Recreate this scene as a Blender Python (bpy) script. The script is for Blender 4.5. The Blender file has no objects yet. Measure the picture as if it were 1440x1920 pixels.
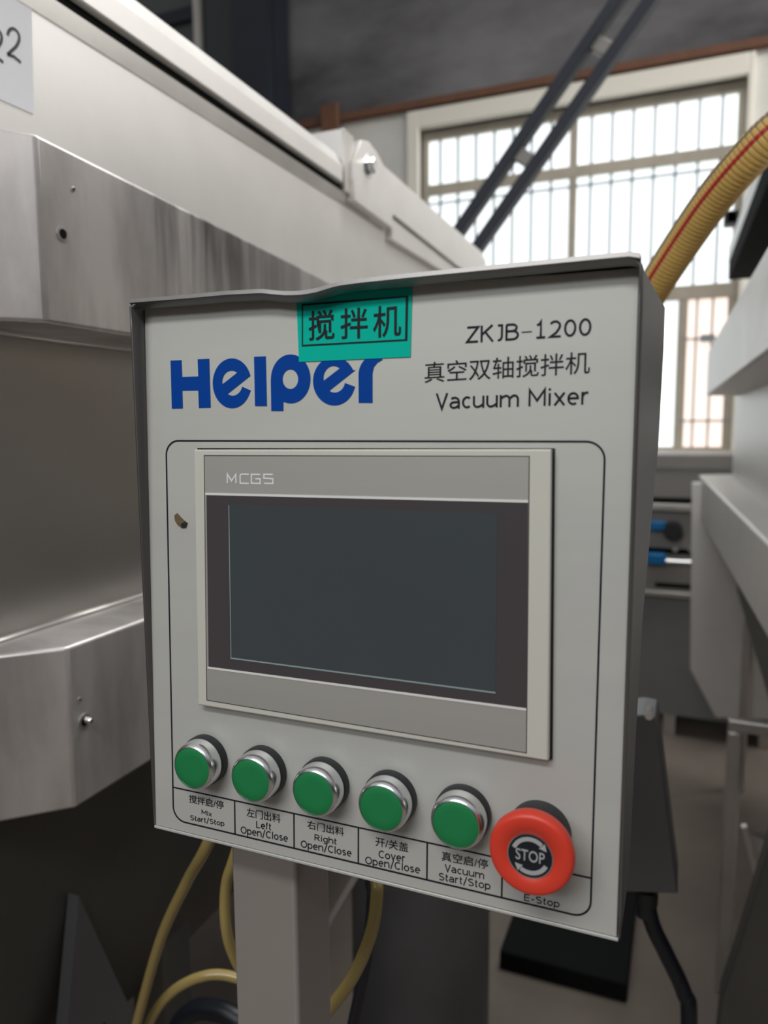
import bpy, bmesh, math, random
from mathutils import Vector, Matrix
random.seed(4)
S = bpy.context.scene
COL = bpy.context.collection

# ------------------------------------------------------------------ camera
F_PX = 1384.9
Z0 = 1.35                                  # underside of the control box above the floor
CAM = Vector((0.33327, -0.38671, 1.62558))
R = Matrix(((0.9255992, 0.3784336, -0.0073613),
            (0.0377378, -0.1116185, -0.9930343),
            (-0.3766192, 0.9188739, -0.1175953)))     # world -> lens axes (right, down, forward)
cd = bpy.data.cameras.new('camera')
cam = bpy.data.objects.new('camera', cd); COL.objects.link(cam)
cam.matrix_world = Matrix.Translation(CAM) @ Matrix((R[0], -R[1], -R[2])).transposed().to_4x4()
cd.sensor_fit = 'HORIZONTAL'; cd.sensor_width = 36.0
cd.lens = F_PX / 1440 * 36.0
cd.clip_start = 0.02; cd.clip_end = 60
cd.dof.use_dof = True; cd.dof.focus_distance = 0.50; cd.dof.aperture_fstop = cd.lens / 4.2
S.camera = cam

# ------------------------------------------------------------------ exposure, world, lights
S.view_settings.view_transform = 'Standard'; S.view_settings.look = 'None'
S.view_settings.exposure = 0.0; S.view_settings.gamma = 1.0
S.view_settings.use_curve_mapping = False
S.cycles.use_denoising = True
S.cycles.max_bounces = 8
w = bpy.data.worlds.new('hall_light'); S.world = w; w.use_nodes = True
nt = w.node_tree; nt.nodes.clear()
tc = nt.nodes.new('ShaderNodeTexCoord'); sx = nt.nodes.new('ShaderNodeSeparateXYZ')
rp = nt.nodes.new('ShaderNodeValToRGB'); bg = nt.nodes.new('ShaderNodeBackground'); wo = nt.nodes.new('ShaderNodeOutputWorld')
mp = nt.nodes.new('ShaderNodeMapRange'); mp.inputs[1].default_value = -1; mp.inputs[2].default_value = 1
nt.links.new(tc.outputs['Generated'], sx.inputs[0]); nt.links.new(sx.outputs[2], mp.inputs[0])
nt.links.new(mp.outputs[0], rp.inputs[0]); nt.links.new(rp.outputs[0], bg.inputs[0]); nt.links.new(bg.outputs[0], wo.inputs[0])
el = rp.color_ramp.elements
el[0].position = 0.44; el[0].color = (0.02, 0.02, 0.021, 1)
el[1].position = 1.0; el[1].color = (0.62, 0.63, 0.66, 1)
e = el.new(0.60); e.color = (0.05, 0.05, 0.052, 1)
bg.inputs[1].default_value = 1.0

def area(name, loc, target, sx_, sy_, power, col=(1, 1, 1)):
    l = bpy.data.lights.new(name, 'AREA'); l.shape = 'RECTANGLE'; l.size = sx_; l.size_y = sy_; l.energy = power; l.color = col
    o = bpy.data.objects.new(name, l); COL.objects.link(o); o.location = loc
    o.rotation_euler = (Vector(target) - Vector(loc)).to_track_quat('-Z', 'Y').to_euler()
    return o
area('lamp_over_aisle', (0.1, -1.25, 2.85), (0.1, 0.1, 1.5), 1.2, 0.2, 17, (1, 0.985, 0.96))
area('skylight_rear', (-1.6, -5.5, 4.6), (0.1, 0, 1.5), 2.6, 1.2, 76, (0.97, 0.985, 1))
area('skylight_aisle', (0.85, 2.6, 5.8), (0.0, 1.7, 1.6), 0.7, 3.0, 125, (1, 0.985, 0.96))
area('side_windows', (5.0, 4.5, 4.4), (-0.4, 1.2, 2.0), 5.5, 2.2, 330, (1, 0.98, 0.95))

# ------------------------------------------------------------------ pixel -> real point on a chosen plane
def ray(u, v):
    return R.transposed() @ Vector(((u - 720) / F_PX, (v - 960) / F_PX, 1))
def P(u, v, X=None, Y=None, Z=None):
    d = ray(u, v)
    k = (X - CAM.x) / d.x if X is not None else (Y - CAM.y) / d.y if Y is not None else (Z - CAM.z) / d.z
    return CAM + k * d
def PV(u, v, a, b):                          # on an upright plane through two plan points
    n = Vector((b[1] - a[1], -(b[0] - a[0]), 0)); d = ray(u, v)
    k = (Vector((a[0], a[1], 0)) - CAM).dot(n) / d.dot(n)
    return CAM + k * d
BW, BH, TILT = 0.31, 0.3555, 0.012 / 0.3555
NRM = Vector((0, -1, TILT)).normalized(); UP = Vector((0, TILT, 1)).normalized(); ORG = Vector((0, 0, Z0))
def pl(u, v, off=0.0):                       # point on the sloping face plate, in plate units
    d = ray(u, v); q = ORG + NRM * off
    p = CAM + d * ((q - CAM).dot(NRM) / d.dot(NRM))
    r = p - q
    return (r.x, r.dot(UP))
def to3(a, b, off=0.0):
    return ORG + Vector((a, 0, 0)) + UP * b + NRM * off

# ------------------------------------------------------------------ materials
def mat(name, col, rough=0.5, metal=0.0, noise=0.0, nscale=8.0, stretch=(1, 1, 1), dark=None, bump=0.0, rvar=0.0, coat=0.0, spec=0.5, emit=None, estr=1.0):
    m = bpy.data.materials.new(name); m.use_nodes = True; n = m.node_tree; b = n.nodes['Principled BSDF']
    b.inputs['Base Color'].default_value = (*col, 1); b.inputs['Roughness'].default_value = rough; b.inputs['Metallic'].default_value = metal
    b.inputs['Specular IOR Level'].default_value = spec; b.inputs['Coat Weight'].default_value = coat
    if emit:
        b.inputs['Emission Color'].default_value = (*emit, 1); b.inputs['Emission Strength'].default_value = estr
    if noise or bump or rvar:
        t = n.nodes.new('ShaderNodeTexCoord'); mpn = n.nodes.new('ShaderNodeMapping'); mpn.inputs['Scale'].default_value = stretch
        nz = n.nodes.new('ShaderNodeTexNoise'); nz.inputs['Scale'].default_value = nscale; nz.inputs['Detail'].default_value = 6; nz.inputs['Roughness'].default_value = 0.6
        n.links.new(t.outputs['Object'], mpn.inputs[0]); n.links.new(mpn.outputs[0], nz.inputs['Vector'])
        if noise:
            cr = n.nodes.new('ShaderNodeValToRGB'); e0, e1 = cr.color_ramp.elements
            dk = dark or tuple(c * 0.5 for c in col)
            e0.position = 0.5 - 0.22; e1.position = 0.5 + 0.12
            e0.color = (*[c * (1 - noise) + d * noise for c, d in zip(col, dk)], 1); e1.color = (*col, 1)
            n.links.new(nz.outputs['Fac'], cr.inputs[0]); n.links.new(cr.outputs[0], b.inputs['Base Color'])
        if rvar:
            mr = n.nodes.new('ShaderNodeMapRange'); mr.inputs[3].default_value = rough - rvar; mr.inputs[4].default_value = rough + rvar
            n.links.new(nz.outputs['Fac'], mr.inputs[0]); n.links.new(mr.outputs[0], b.inputs['Roughness'])
        if bump:
            bp = n.nodes.new('ShaderNodeBump'); bp.inputs['Strength'].default_value = bump; bp.inputs['Distance'].default_value = 0.002
            n.links.new(nz.outputs['Fac'], bp.inputs['Height']); n.links.new(bp.outputs[0], b.inputs['Normal'])
    return m
M = dict(
    lower=mat('shaded_lower_steel', (0.46, 0.445, 0.42), 0.36, 0.95, 0.4, 4, (1, 1, 1), (0.36, 0.35, 0.33), 0.04, 0.05),  # shade of the recess under the rail is put into this darker colour
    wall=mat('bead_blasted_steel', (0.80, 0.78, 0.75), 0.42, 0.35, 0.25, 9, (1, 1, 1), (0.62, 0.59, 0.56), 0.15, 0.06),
    flange=mat('brushed_stained_steel', (0.80, 0.77, 0.75), 0.42, 0.7, 0.75, 5, (1, 2.2, 0.6), (0.36, 0.34, 0.33), 0.12, 0.08),
    steel=mat('plain_steel', (0.62, 0.60, 0.57), 0.38, 0.85, 0.4, 7, (1, 1, 1), (0.42, 0.40, 0.38), 0.08, 0.07),
    boxsteel=mat('box_sheet_steel', (0.21, 0.205, 0.20), 0.42, 0.85, 0.5, 6, (3, 3, 0.4), (0.13, 0.125, 0.125), 0.05, 0.06),
    plate=mat('satin_face_plate', (0.515, 0.52, 0.49), 0.50, 0.2, 0.22, 22, (0.25, 1, 1.6), (0.41, 0.41, 0.40), 0.02, 0.05),
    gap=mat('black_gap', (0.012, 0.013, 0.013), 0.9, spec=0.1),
    rubber=mat('black_rubber', (0.016, 0.018, 0.02), 0.45),
    ink=mat('black_ink', (0.014, 0.016, 0.022), 0.55, spec=0.15),
    blue=mat('blue_ink', (0.0, 0.05, 0.30), 0.5, spec=0.1),
    green_paper=mat('green_sticker', (0.0, 0.47, 0.36), 0.6, 0, 0.1, 30, spec=0.08),
    bezel=mat('cream_plastic_bezel', (0.56, 0.555, 0.49), 0.5),
    inlay=mat('silver_inlay', (0.44, 0.43, 0.40), 0.45, 0.35, 0.3, 12, (0.15, 1, 4), (0.36, 0.35, 0.33)),
    lightline=mat('pale_line', (0.72, 0.71, 0.69), 0.5),
    glass_frame=mat('dark_brown_glass', (0.062, 0.055, 0.058), 0.3),
    screen=mat('switched_off_screen', (0.052, 0.064, 0.072), 0.30, 0, 0.35, 4, (1, 1, 1), (0.05, 0.052, 0.054)),
    screen_edge=mat('screen_edge', (0.26, 0.34, 0.34), 0.4),
    chrome=mat('chrome', (0.78, 0.79, 0.80), 0.22, 1.0),
    green=mat('green_cap', (0.008, 0.20, 0.06), 0.45, 0, 0.1, 40),
    red=mat('red_plastic', (0.66, 0.045, 0.022), 0.42, 0, 0.15, 25, (1, 1, 1), (0.55, 0.05, 0.03)),
    greyplastic=mat('grey_plastic', (0.42, 0.43, 0.41), 0.5),
    white_print=mat('white_print', (0.72, 0.73, 0.73), 0.5),
    silver_print=mat('silver_print', (0.55, 0.56, 0.57), 0.35, 0.4),
    rust=mat('rust_chip', (0.14, 0.10, 0.05), 0.8, 0, 0.6, 400),
    post=mat('post_steel', (0.42, 0.385, 0.36), 0.5, 0.55, 0.3, 10, (1, 1, 0.4), (0.34, 0.31, 0.29)),
    tube=mat('yellow_tube', (0.33, 0.25, 0.085), 0.25, 0, 0, coat=0.4),
    cable=mat('black_cable', (0.010, 0.012, 0.018), 0.4),
    hose=mat('yellow_hose', (0.66, 0.42, 0.12), 0.45, 0, 0.4, 60, (1, 1, 1), (0.48, 0.30, 0.08)),
    hosegroove=mat('hose_groove', (0.17, 0.11, 0.035), 0.6),
    hosered=mat('hose_red_stripe', (0.40, 0.015, 0.015), 0.45),
    hosegrey=mat('hose_grey_wire', (0.15, 0.16, 0.15), 0.5),
    paper=mat('white_paper', (0.92, 0.94, 0.98), 0.8),
    marker=mat('marker_ink', (0.04, 0.04, 0.045), 0.6),
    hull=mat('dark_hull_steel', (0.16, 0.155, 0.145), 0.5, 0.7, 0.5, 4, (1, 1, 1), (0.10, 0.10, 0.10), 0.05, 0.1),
    motor=mat('grey_painted_casing', (0.125, 0.125, 0.13), 0.42, 0.3, 0.3, 6),
    floor=mat('dusty_concrete', (0.21, 0.175, 0.145), 0.7, 0, 0.7, 2.2, (1, 1, 1), (0.13, 0.105, 0.088), 0.3),
    dado=mat('cream_wall_paint', (0.78, 0.77, 0.71), 0.8, 0, 0.25, 2),
    soot=mat('dark_concrete', (0.20, 0.195, 0.20), 0.85, 0, 0.95, 1.0, (0.6, 1, 1.4), (0.04, 0.037, 0.037), 0.4),
    rustbar=mat('rusty_steel', (0.17, 0.075, 0.04), 0.8, 0, 0.6, 9, (1, 1, 1), (0.09, 0.05, 0.035)),
    navy=mat('navy_paint', (0.016, 0.021, 0.032), 0.5, 0, 0.4, 3),
    navygrey=mat('dark_grey_paint', (0.035, 0.042, 0.043), 0.5),
    offwhite=mat('off_white_pipe', (0.62, 0.60, 0.55), 0.6),
    frame=mat('window_frame_paint', (0.50, 0.45, 0.36), 0.6, 0, 0.4, 6),
    reveal=mat('window_reveal_paint', (0.85, 0.81, 0.71), 0.7),
    bar=mat('security_bar_paint', (0.33, 0.35, 0.36), 0.5),
    pane=mat('bright_frosted_pane', (0.6, 0.65, 0.65), 0.5, emit=(0.91, 0.975, 1.0), estr=1.2),
    pane_warm=mat('bright_warm_pane', (0.6, 0.5, 0.45), 0.5, emit=(1.0, 0.83, 0.74), estr=1.15),
    pane_dark=mat('dim_pane', (0.10, 0.115, 0.11), 0.2),
    ladder=mat('dark_blue_grey_steel', (0.028, 0.032, 0.045), 0.5, 0.3, 0.4, 5),
    cabinet=mat('grey_beige_cabinet', (0.30, 0.285, 0.265), 0.5, 0.3, 0.2, 5),
    cabinetgrey=mat('grey_cabinet_panel', (0.24, 0.24, 0.24), 0.5, 0.3, 0.2, 5),
    knobblue=mat('blue_knob', (0.0, 0.16, 0.42), 0.4),
)

# ------------------------------------------------------------------ builders
def tag(o, label=None, cat=None, group=None, kind=None):
    if label: o['label'] = label
    if cat: o['category'] = cat
    if group: o['group'] = group
    if kind: o['kind'] = kind
    return o
def thing(name, loc, label, cat, group=None):
    o = bpy.data.objects.new(name, None); COL.objects.link(o); o.location = loc; o.empty_display_size = 0.05
    return tag(o, label, cat, group)
def base(parent):
    v = Vector((0, 0, 0))
    while parent is not None:
        v += parent.location; parent = parent.parent
    return v
def mesh(name, verts, faces, m, parent=None, smooth=False, bevel=0.0, seg=2, mats=None, fmat=None):
    b = base(parent)
    me = bpy.data.meshes.new(name); me.from_pydata([tuple(Vector(v) - b) for v in verts], [], faces)
    for mm in (mats or [m]): me.materials.append(mm)
    if fmat:
        for p_, i in zip(me.polygons, fmat): p_.material_index = i
    bm = bmesh.new(); bm.from_mesh(me); bmesh.ops.recalc_face_normals(bm, faces=bm.faces); bm.to_mesh(me); bm.free()
    if smooth:
        for p_ in me.polygons: p_.use_smooth = True
    o = bpy.data.objects.new(name, me); COL.objects.link(o); o.parent = parent
    if bevel:
        bv = o.modifiers.new('bevel', 'BEVEL'); bv.width = bevel; bv.segments = seg; bv.limit_method = 'ANGLE'; bv.angle_limit = math.radians(35)
        for p_ in me.polygons: p_.use_smooth = True
        try: me.set_sharp_from_angle(angle=math.radians(18))
        except Exception: pass
    return o
class G:                                     # collects shapes that make up ONE part
    def __init__(s): s.v = []; s.f = []
    def add(s, v, f):
        k = len(s.v); s.v += [Vector(x) for x in v]; s.f += [[i + k for i in q] for q in f]; return s
    def loft(s, A, B):
        n = len(A); f = [list(range(n))[::-1], [n + i for i in range(n)]] + [[i, (i + 1) % n, n + (i + 1) % n, n + i] for i in range(n)]
        return s.add(list(A) + list(B), f)
    def box(s, x0, x1, y0, y1, z0, z1):
        return s.loft([(x0, y0, z0), (x1, y0, z0), (x1, y1, z0), (x0, y1, z0)], [(x0, y0, z1), (x1, y0, z1), (x1, y1, z1), (x0, y1, z1)])
    def bar(s, a, b, wx, wy, side=None):      # square bar from a to b
        a, b = Vector(a), Vector(b); d = (b - a).normalized()
        u = Vector(side) if side else (Vector((0, 1, 0)) if abs(d.y) < 0.9 else Vector((1, 0, 0)))
        u = (u - d * u.dot(d)).normalized(); t = d.cross(u)
        q = [u * wx / 2 + t * wy / 2, -u * wx / 2 + t * wy / 2, -u * wx / 2 - t * wy / 2, u * wx / 2 - t * wy / 2]
        return s.loft([a + k for k in q], [b + k for k in q])
    def cyl(s, c, ax, prof, n=40):           # lathe: prof = [(along, radius)]
        ax = Vector(ax).normalized(); u = ax.orthogonal().normalized(); t = ax.cross(u); c = Vector(c)
        v = []; f = []
        for h, r in prof:
            for i in range(n):
                a = 2 * math.pi * i / n; v.append(c + ax * h + (u * math.cos(a) + t * math.sin(a)) * max(r, 1e-5))
        for k in range(len(prof) - 1):
            for i in range(n):
                j = (i + 1) % n; f.append([k * n + i, k * n + j, (k + 1) * n + j, (k + 1) * n + i])
        f.append(list(range(n))); f.append([(len(prof) - 1) * n + i for i in range(n)])
        return s.add(v, f)
    def build(s, name, m, parent=None, **k): return mesh(name, s.v, s.f, m, parent, **k)
def autosmooth(o, deg=35):
    for p_ in o.data.polygons: p_.use_smooth = True
    try: o.data.set_sharp_from_angle(angle=math.radians(deg))
    except Exception: pass
    return o
def spline(pts, n=12):
    pts = [Vector(p) for p in pts]; q = [pts[0] * 2 - pts[1]] + pts + [pts[-1] * 2 - pts[-2]]; out = []
    for i in range(1, len(q) - 2):
        a, b, c, d = q[i - 1:i + 3]
        for k in range(n):
            t = k / n
            out.append(0.5 * ((2 * b) + (c - a) * t + (2 * a - 5 * b + 4 * c - d) * t * t + (3 * b - a - 3 * c + d) * t ** 3))
    out.append(pts[-1]); return out
def frames(pts, ref=(0, 0, 1)):
    fr = []; u = None
    for i, p in enumerate(pts):
        d = (pts[min(i + 1, len(pts) - 1)] - pts[max(i - 1, 0)]).normalized()
        if u is None:
            u = Vector(ref); u = (u - d * u.dot(d)).normalized() if abs(u.dot(d)) < 0.99 else d.orthogonal().normalized()
        else: u = (u - d * u.dot(d)).normalized()
        fr.append((p, u, d.cross(u)))
    return fr
def sweep(g, pts, r, n=14, n_sub=12):
    pp = spline(pts, n_sub); fr = frames(pp); v = []; f = []
    for p, u, t in fr:
        for i in range(n):
            a = 2 * math.pi * i / n; v.append(p + (u * math.cos(a) + t * math.sin(a)) * r)
    for k in range(len(fr) - 1):
        for i in range(n):
            j = (i + 1) % n; f.append([k * n + i, k * n + j, (k + 1) * n + j, (k + 1) * n + i])
    f.append(list(range(n))); f.append([(len(fr) - 1) * n + i for i in range(n)])
    return g.add(v, f)
def flat(name, loops, o0, o1, m, parent):    # outline with holes, in plate units, raised from o0 to o1
    cu = bpy.data.curves.new(name, 'CURVE'); cu.dimensions = '2D'; cu.fill_mode = 'BOTH'
    for lp in loops:
        sp = cu.splines.new('POLY'); sp.points.add(len(lp) - 1); sp.use_cyclic_u = True
        for k, (a, b) in enumerate(lp): sp.points[k].co = (a, b, 0, 1)
    return curve_to_plate(name, cu, lambda x, y: (x, y), o0, o1, m, parent)
def curve_to_plate(name, cu, fn, o0, o1, m, parent, place=None):
    place = place or to3
    ob = bpy.data.objects.new('tmp', cu); COL.objects.link(ob)
    dg = bpy.context.evaluated_depsgraph_get(); dg.update()
    me = bpy.data.meshes.new_from_object(ob.evaluated_get(dg))
    bpy.data.objects.remove(ob); 
    bm = bmesh.new(); bm.from_mesh(me); bpy.data.meshes.remove(me)
    bmesh.ops.remove_doubles(bm, verts=bm.verts, dist=1e-6)
    bd = [e_ for e_ in bm.edges if len(e_.link_faces) == 1]
    bm.verts.index_update()
    co = [fn(v_.co.x, v_.co.y) for v_ in bm.verts]; n = len(co)
    v = [place(a, b, o1) for a, b in co] + [place(a, b, o0) for a, b in co]
    f = [[q.index for q in fc.verts] for fc in bm.faces] + [[e_.verts[0].index, e_.verts[1].index, e_.verts[1].index + n, e_.verts[0].index + n] for e_ in bd]
    bm.free()
    return mesh(name, v, f, m, parent)
def text_curve(s, offset=0.0):
    cu = bpy.data.curves.new('lettering', 'FONT'); cu.body = s; cu.offset = offset; cu.resolution_u = 4
    return cu
def text_bounds(cu):
    ob = bpy.data.objects.new('tmp', cu); COL.objects.link(ob)
    dg = bpy.context.evaluated_depsgraph_get(); dg.update()
    me = bpy.data.meshes.new_from_object(ob.evaluated_get(dg)); xs = [v.co.x for v in me.vertices]; ys = [v.co.y for v in me.vertices]
    bpy.data.objects.remove(ob); bpy.data.meshes.remove(me)
    return min(xs), max(xs), min(ys), max(ys)
CAP = text_bounds(text_curve('H'))[3]
def lettering(s, BL, BR, TL, m, parent, off=0.0, cjk=False, bold=0.0, name='lettering'):
    """BL, BR: ends of the base line, TL: top of the first letter, as pixels on the plate"""
    a0, b0 = pl(*BL, off); a1, b1 = pl(*BR, off); a2, b2 = pl(*TL, off)
    cu = text_curve(s, bold); x0, x1, y0, y1 = text_bounds(cu)
    if not cjk: y0, y1 = 0.0, CAP
    wdt = math.hypot(a1 - a0, b1 - b0); sk = (b1 - b0) / (a1 - a0); hgt = b2 - (b0 + sk * (a2 - a0))
    def fn(x, y):
        p = (x - x0) / (x1 - x0); q = (y - y0) / (y1 - y0)
        return (a0 + p * (a1 - a0), b0 + p * (b1 - b0) + q * hgt)
    return curve_to_plate(name, cu, fn, off + 0.0001, off + 0.0003, m, parent)
def ribbon(pts, wd, closed=False):           # outline strokes, in plate units -> quads
    g = []; n = len(pts); L = []; Rr = []
    for i, p in enumerate(pts):
        a = pts[(i - 1) % n] if (closed or i > 0) else p; c = pts[(i + 1) % n] if (closed or i < n - 1) else p
        d1 = Vector((p[0] - a[0], p[1] - a[1])); d2 = Vector((c[0] - p[0], c[1] - p[1]))
        d1 = d1.normalized() if d1.length else d2.normalized(); d2 = d2.normalized() if d2.length else d1
        nn = Vector((-(d1 + d2).y, (d1 + d2).x)).normalized(); k = wd / 2 / max(0.35, nn.dot(Vector((-d1.y, d1.x))))
        L.append((p[0] + nn.x * k, p[1] + nn.y * k)); Rr.append((p[0] - nn.x * k, p[1] - nn.y * k))
    return L, Rr
ADV = dict(Z=.685, K=.693, J=.455, B=.686, V=.684, a=.601, c=.521, u=.633, m=.973, M=.843, i=.274, x=.592, e=.596, v=.592, r=.427, S=.684, t=.394, o=.607, p=.623, O=.787, n=.633, C=.698, l=.274, s=.521, L=.557, f=.352, R=.695, g=.623, h=.633, E=.632)
ADV.update({'1': .636, '2': .636, '0': .636, '/': .454, '-': .454, ' ': .352, '\u2013': .62})
def arc_(cx, cy, rx, ry, a0, a1, n=14):
    return [(cx + rx * math.cos(math.radians(a0 + (a1 - a0) * i / n)), cy + ry * math.sin(math.radians(a0 + (a1 - a0) * i / n))) for i in range(n + 1)]
XH = .69                                     # centre line of the lower-case top
def glyph(c):
    T, B_ = .94, .06; mid = .5 * (XH + B_); ry = .5 * (XH - B_)
    bowl = arc_(.5, mid, .5, ry, 0, 360, 28)
    return {
        'Z': [[(0, T), (1, T), (0, B_), (1, B_)]], 'K': [[(0, 1), (0, 0)], [(.95, 1), (.04, .46)], [(.30, .62), (1, 0)]],
        'J': [[(.2, T), (.85, T), (.85, .3)] + arc_(.42, .3, .43, .24, 0, -115)],
        'B': [[(.0, T), (.5, T)] + arc_(.5, .745, .38, .195, 90, -90) + [(.0, .55)], [(.0, .55), (.55, .55)] + arc_(.55, .305, .45, .245, 90, -90) + [(0, B_), (0, T)]],
        '1': [[(.12, .80), (.36, .84), (.5, 1.0), (.5, B_)], [(.10, B_), (.92, B_)]], '2': [arc_(.46, .68, .46, .26, 150, -12) + [(.80, .48), (.55, .27), (.04, B_), (1, B_)]],
        '0': [arc_(.5, .5, .46, .44, 0, 360, 30)], '-': [[(.1, .38), (.9, .38)]], '\u2013': [[(0, .44), (1, .44)]],
        'v': [[(0, .75), (.5, .02), (1, .75)]], 'V': [[(0, 1), (.5, .02), (1, 1)]], 'M': [[(0, 0), (0, .98), (.5, .33), (1, .98), (1, 0)]],
        'a': [[(.08, .64)] + arc_(.46, .44, .48, .25, 118, 0) + [(.94, 0)], [(.94, .42), (.55, .41)] + arc_(.42, .235, .42, .175, 95, 270) + [(.66, .09), (.94, .22)]],
        'c': [arc_(.58, mid, .56, ry, 50, 310, 22)], 'u': [[(.02, .75), (.02, .28)] + arc_(.40, .30, .38, .24, 190, 275) + [(.70, .12), (.98, .24)], [(.98, .75), (.98, 0)]],
        'n': [[(.02, .75), (.02, 0)], [(.02, .50), (.28, .64)] + arc_(.60, .45, .38, .24, 95, 0) + [(.98, 0)]],
        'h': [[(.02, 1.03), (.02, 0)], [(.02, .50), (.28, .64)] + arc_(.60, .45, .38, .24, 95, 0) + [(.98, 0)]],
        'm': [[(.01, .75), (.01, 0)], [(.01, .52), (.16, .64)] + arc_(.31, .45, .20, .24, 95, 0) + [(.51, 0)], [(.51, .50), (.65, .64)] + arc_(.79, .45, .20, .24, 95, 0) + [(.99, 0)]],
        'i': [[(.5, .75), (.5, 0)], [(.5, .90), (.5, 1.03)]], 'l': [[(.5, 1.03), (.5, 0)]], 'x': [[(0, .75), (1, 0)], [(0, 0), (1, .75)]],
        'e': [[(.03, .39), (.97, .39)] + arc_(.5, .40, .47, .29, 0, 180, 18) + arc_(.52, mid - .01, .49, ry, 180, 305, 14)],
        'r': [[(.05, .75), (.05, 0)], [(.05, .50), (.4, .66), (.72, .70), (1, .68)]], 'S': [arc_(.5, .73, .44, .21, 35, 180, 14) + [(.25, .555), (.7, .47)] + arc_(.5, .28, .47, .225, 40, -145, 18)],
        's': [arc_(.5, .54, .42, .155, 35, 180, 12) + [(.3, .41), (.7, .35)] + arc_(.5, .21, .45, .155, 45, -145, 14)],
        't': [[(.32, .95), (.32, .22)] + arc_(.64, .22, .32, .16, 180, 270) + [(1, .07)], [(0, XH), (1, XH)]], 'f': [[(.30, 0), (.30, .75)] + arc_(.66, .76, .36, .22, 180, 95) + [(1.05, .97)], [(0, XH), (.95, XH)]],
        'o': [bowl], 'p': [[(.02, .75), (.02, -.27)], arc_(.5, mid, .48, ry, 0, 360, 28)], 'g': [arc_(.5, mid, .48, ry, 0, 360, 28), [(.98, .75), (.98, .0)] + arc_(.52, -.02, .46, .2, 0, -140)],
        'O': [arc_(.5, .5, .5, .44, 0, 360, 30)], 'C': [arc_(.56, .5, .55, .44, 48, 312, 24)], 'L': [[(0, 1), (0, B_), (1, B_)]], 'E': [[(1, T), (0, T), (0, B_), (1, B_)], [(0, .53), (.93, .53)]],
        'R': [[(0, 0), (0, T), (.45, T)] + arc_(.45, .70, .43, .24, 90, -90) + [(0, .46)], [(.42, .46), (1, 0)]], '/': [[(0, -.12), (1, 1.08)]], ' ': []}[c]
def print_text(txt, BL, BR, TL, m, parent, off=0.0, sw=.130, hs_=1.0, name='lettering'):
    a0, b0 = pl(*BL, off); a1, b1 = pl(*BR, off); a2, b2 = pl(*TL, off)
    sk = (b1 - b0) / (a1 - a0); hgt = (b2 - (b0 + sk * (a2 - a0))) * hs_; bear = .115
    tot = sum(ADV[c] / .727 for c in txt) - 2 * bear + sw
    kx = (a1 - a0) / tot; g = G(); x = sw / 2 - bear
    for i, c in enumerate(txt):
        w_ = ADV[c] / .727 - 2 * bear
        for j, st in enumerate(glyph(c)):
            pts = [((x + bear + px * w_) * kx, py * hgt) for px, py in st]
            cl = len(pts) > 8 and math.hypot(pts[0][0] - pts[-1][0], pts[0][1] - pts[-1][1]) < 1e-6
            if cl: pts = pts[:-1]
            pts = [(a0 + p, b0 + sk * p + q) for p, q in pts]
            wd = (kx + hgt) / 2 * sw * (.5 if c == '\u2013' else 1)
            stroke(g, pts, wd, off + .0001, off + .0003 + .00001 * (j + i % 2), cl)
        x += ADV[c] / .727
    return g.build(name, m, parent)
def stroke(g, pts, wd, o0, o1, closed=False, place=None):
    place = place or to3
    L, Rr = ribbon(pts, wd, closed); n = len(pts); m_ = n if closed else n - 1
    for i in range(m_):
        j = (i + 1) % n
        g.loft([place(*Rr[i], o0), place(*Rr[j], o0), place(*L[j], o0), place(*L[i], o0)], [place(*Rr[i], o1), place(*Rr[j], o1), place(*L[j], o1), place(*L[i], o1)])
    return g
def quad(name, px, o0, o1, m, parent, bevel=0.0, at=None):
    c = [pl(*p, o1 if at is None else at) for p in px]
    return G().loft([to3(*q, o0) for q in c], [to3(*q, o1) for q in c]).build(name, m, parent, bevel=bevel)

# ================================================================== THE HALL
def struct(o): o['kind'] = 'structure'; return o
WY = 5.5
struct(G().box(-9, 7, -8, WY + 0.3, -0.1, 0).build('floor', M['floor']))
zr = P(720, 210, Y=WY).z                      # rusty ledge between the cream and the dark part
wx0, wx1 = P(788, 240, Y=WY).x, P(1403, 143, Y=WY).x
wz0, wz1 = P(1270, 851, Y=WY).z, P(1403, 143, Y=WY).z
g = G()
g.box(-9, wx0, WY, WY + 0.25, 0, zr); g.box(wx1, 7, WY, WY + 0.25, 0, zr)
g.box(wx0, wx1, WY, WY + 0.25, 0, wz0); g.box(wx0, wx1, WY, WY + 0.25, wz1, zr)
struct(g.build('wall_back', M['dado']))
struct(G().box(-9, 7, WY - 0.02, WY + 0.25, zr, 7.0).build('wall_back_upper', M['soot']))
struct(G().box(-9, 7, WY - 0.06, WY, zr - 0.035, zr + 0.025).build('trim_1', M['rustbar'], bevel=0.006))
# window: reveal, frame, panes, bars
win = struct(thing('window_1', ((wx0 + wx1) / 2, WY, wz0), None, None))
ox0, ox1, oz1 = P(766, 220, Y=WY).x, P(1417, 100, Y=WY).x, P(1417, 100, Y=WY).z
g = G(); g.box(ox0, wx0, WY - 0.05, WY + 0.12, wz0 - 0.02, oz1); g.box(wx1, ox1, WY - 0.05, WY + 0.12, wz0 - 0.02, oz1); g.box(wx0, wx1, WY - 0.05, WY + 0.12, wz1, oz1)
g.build('window_reveal', M['reveal'], win, bevel=0.008)
g = G(); g.box(ox0 - 0.03, ox1 + 0.03, WY - 0.09, WY + 0.12, wz0 - 0.05, wz0); g.build('window_sill', M['reveal'], win, bevel=0.006)
xm = P(1073, 300, Y=WY).x; zt = P(1073, 318, Y=WY).z; zb = P(1263, 548, Y=WY).z; xl = P(1276, 700, Y=WY).x
fy0, fy1 = WY + 0.05, WY + 0.11
g = G()
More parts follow.
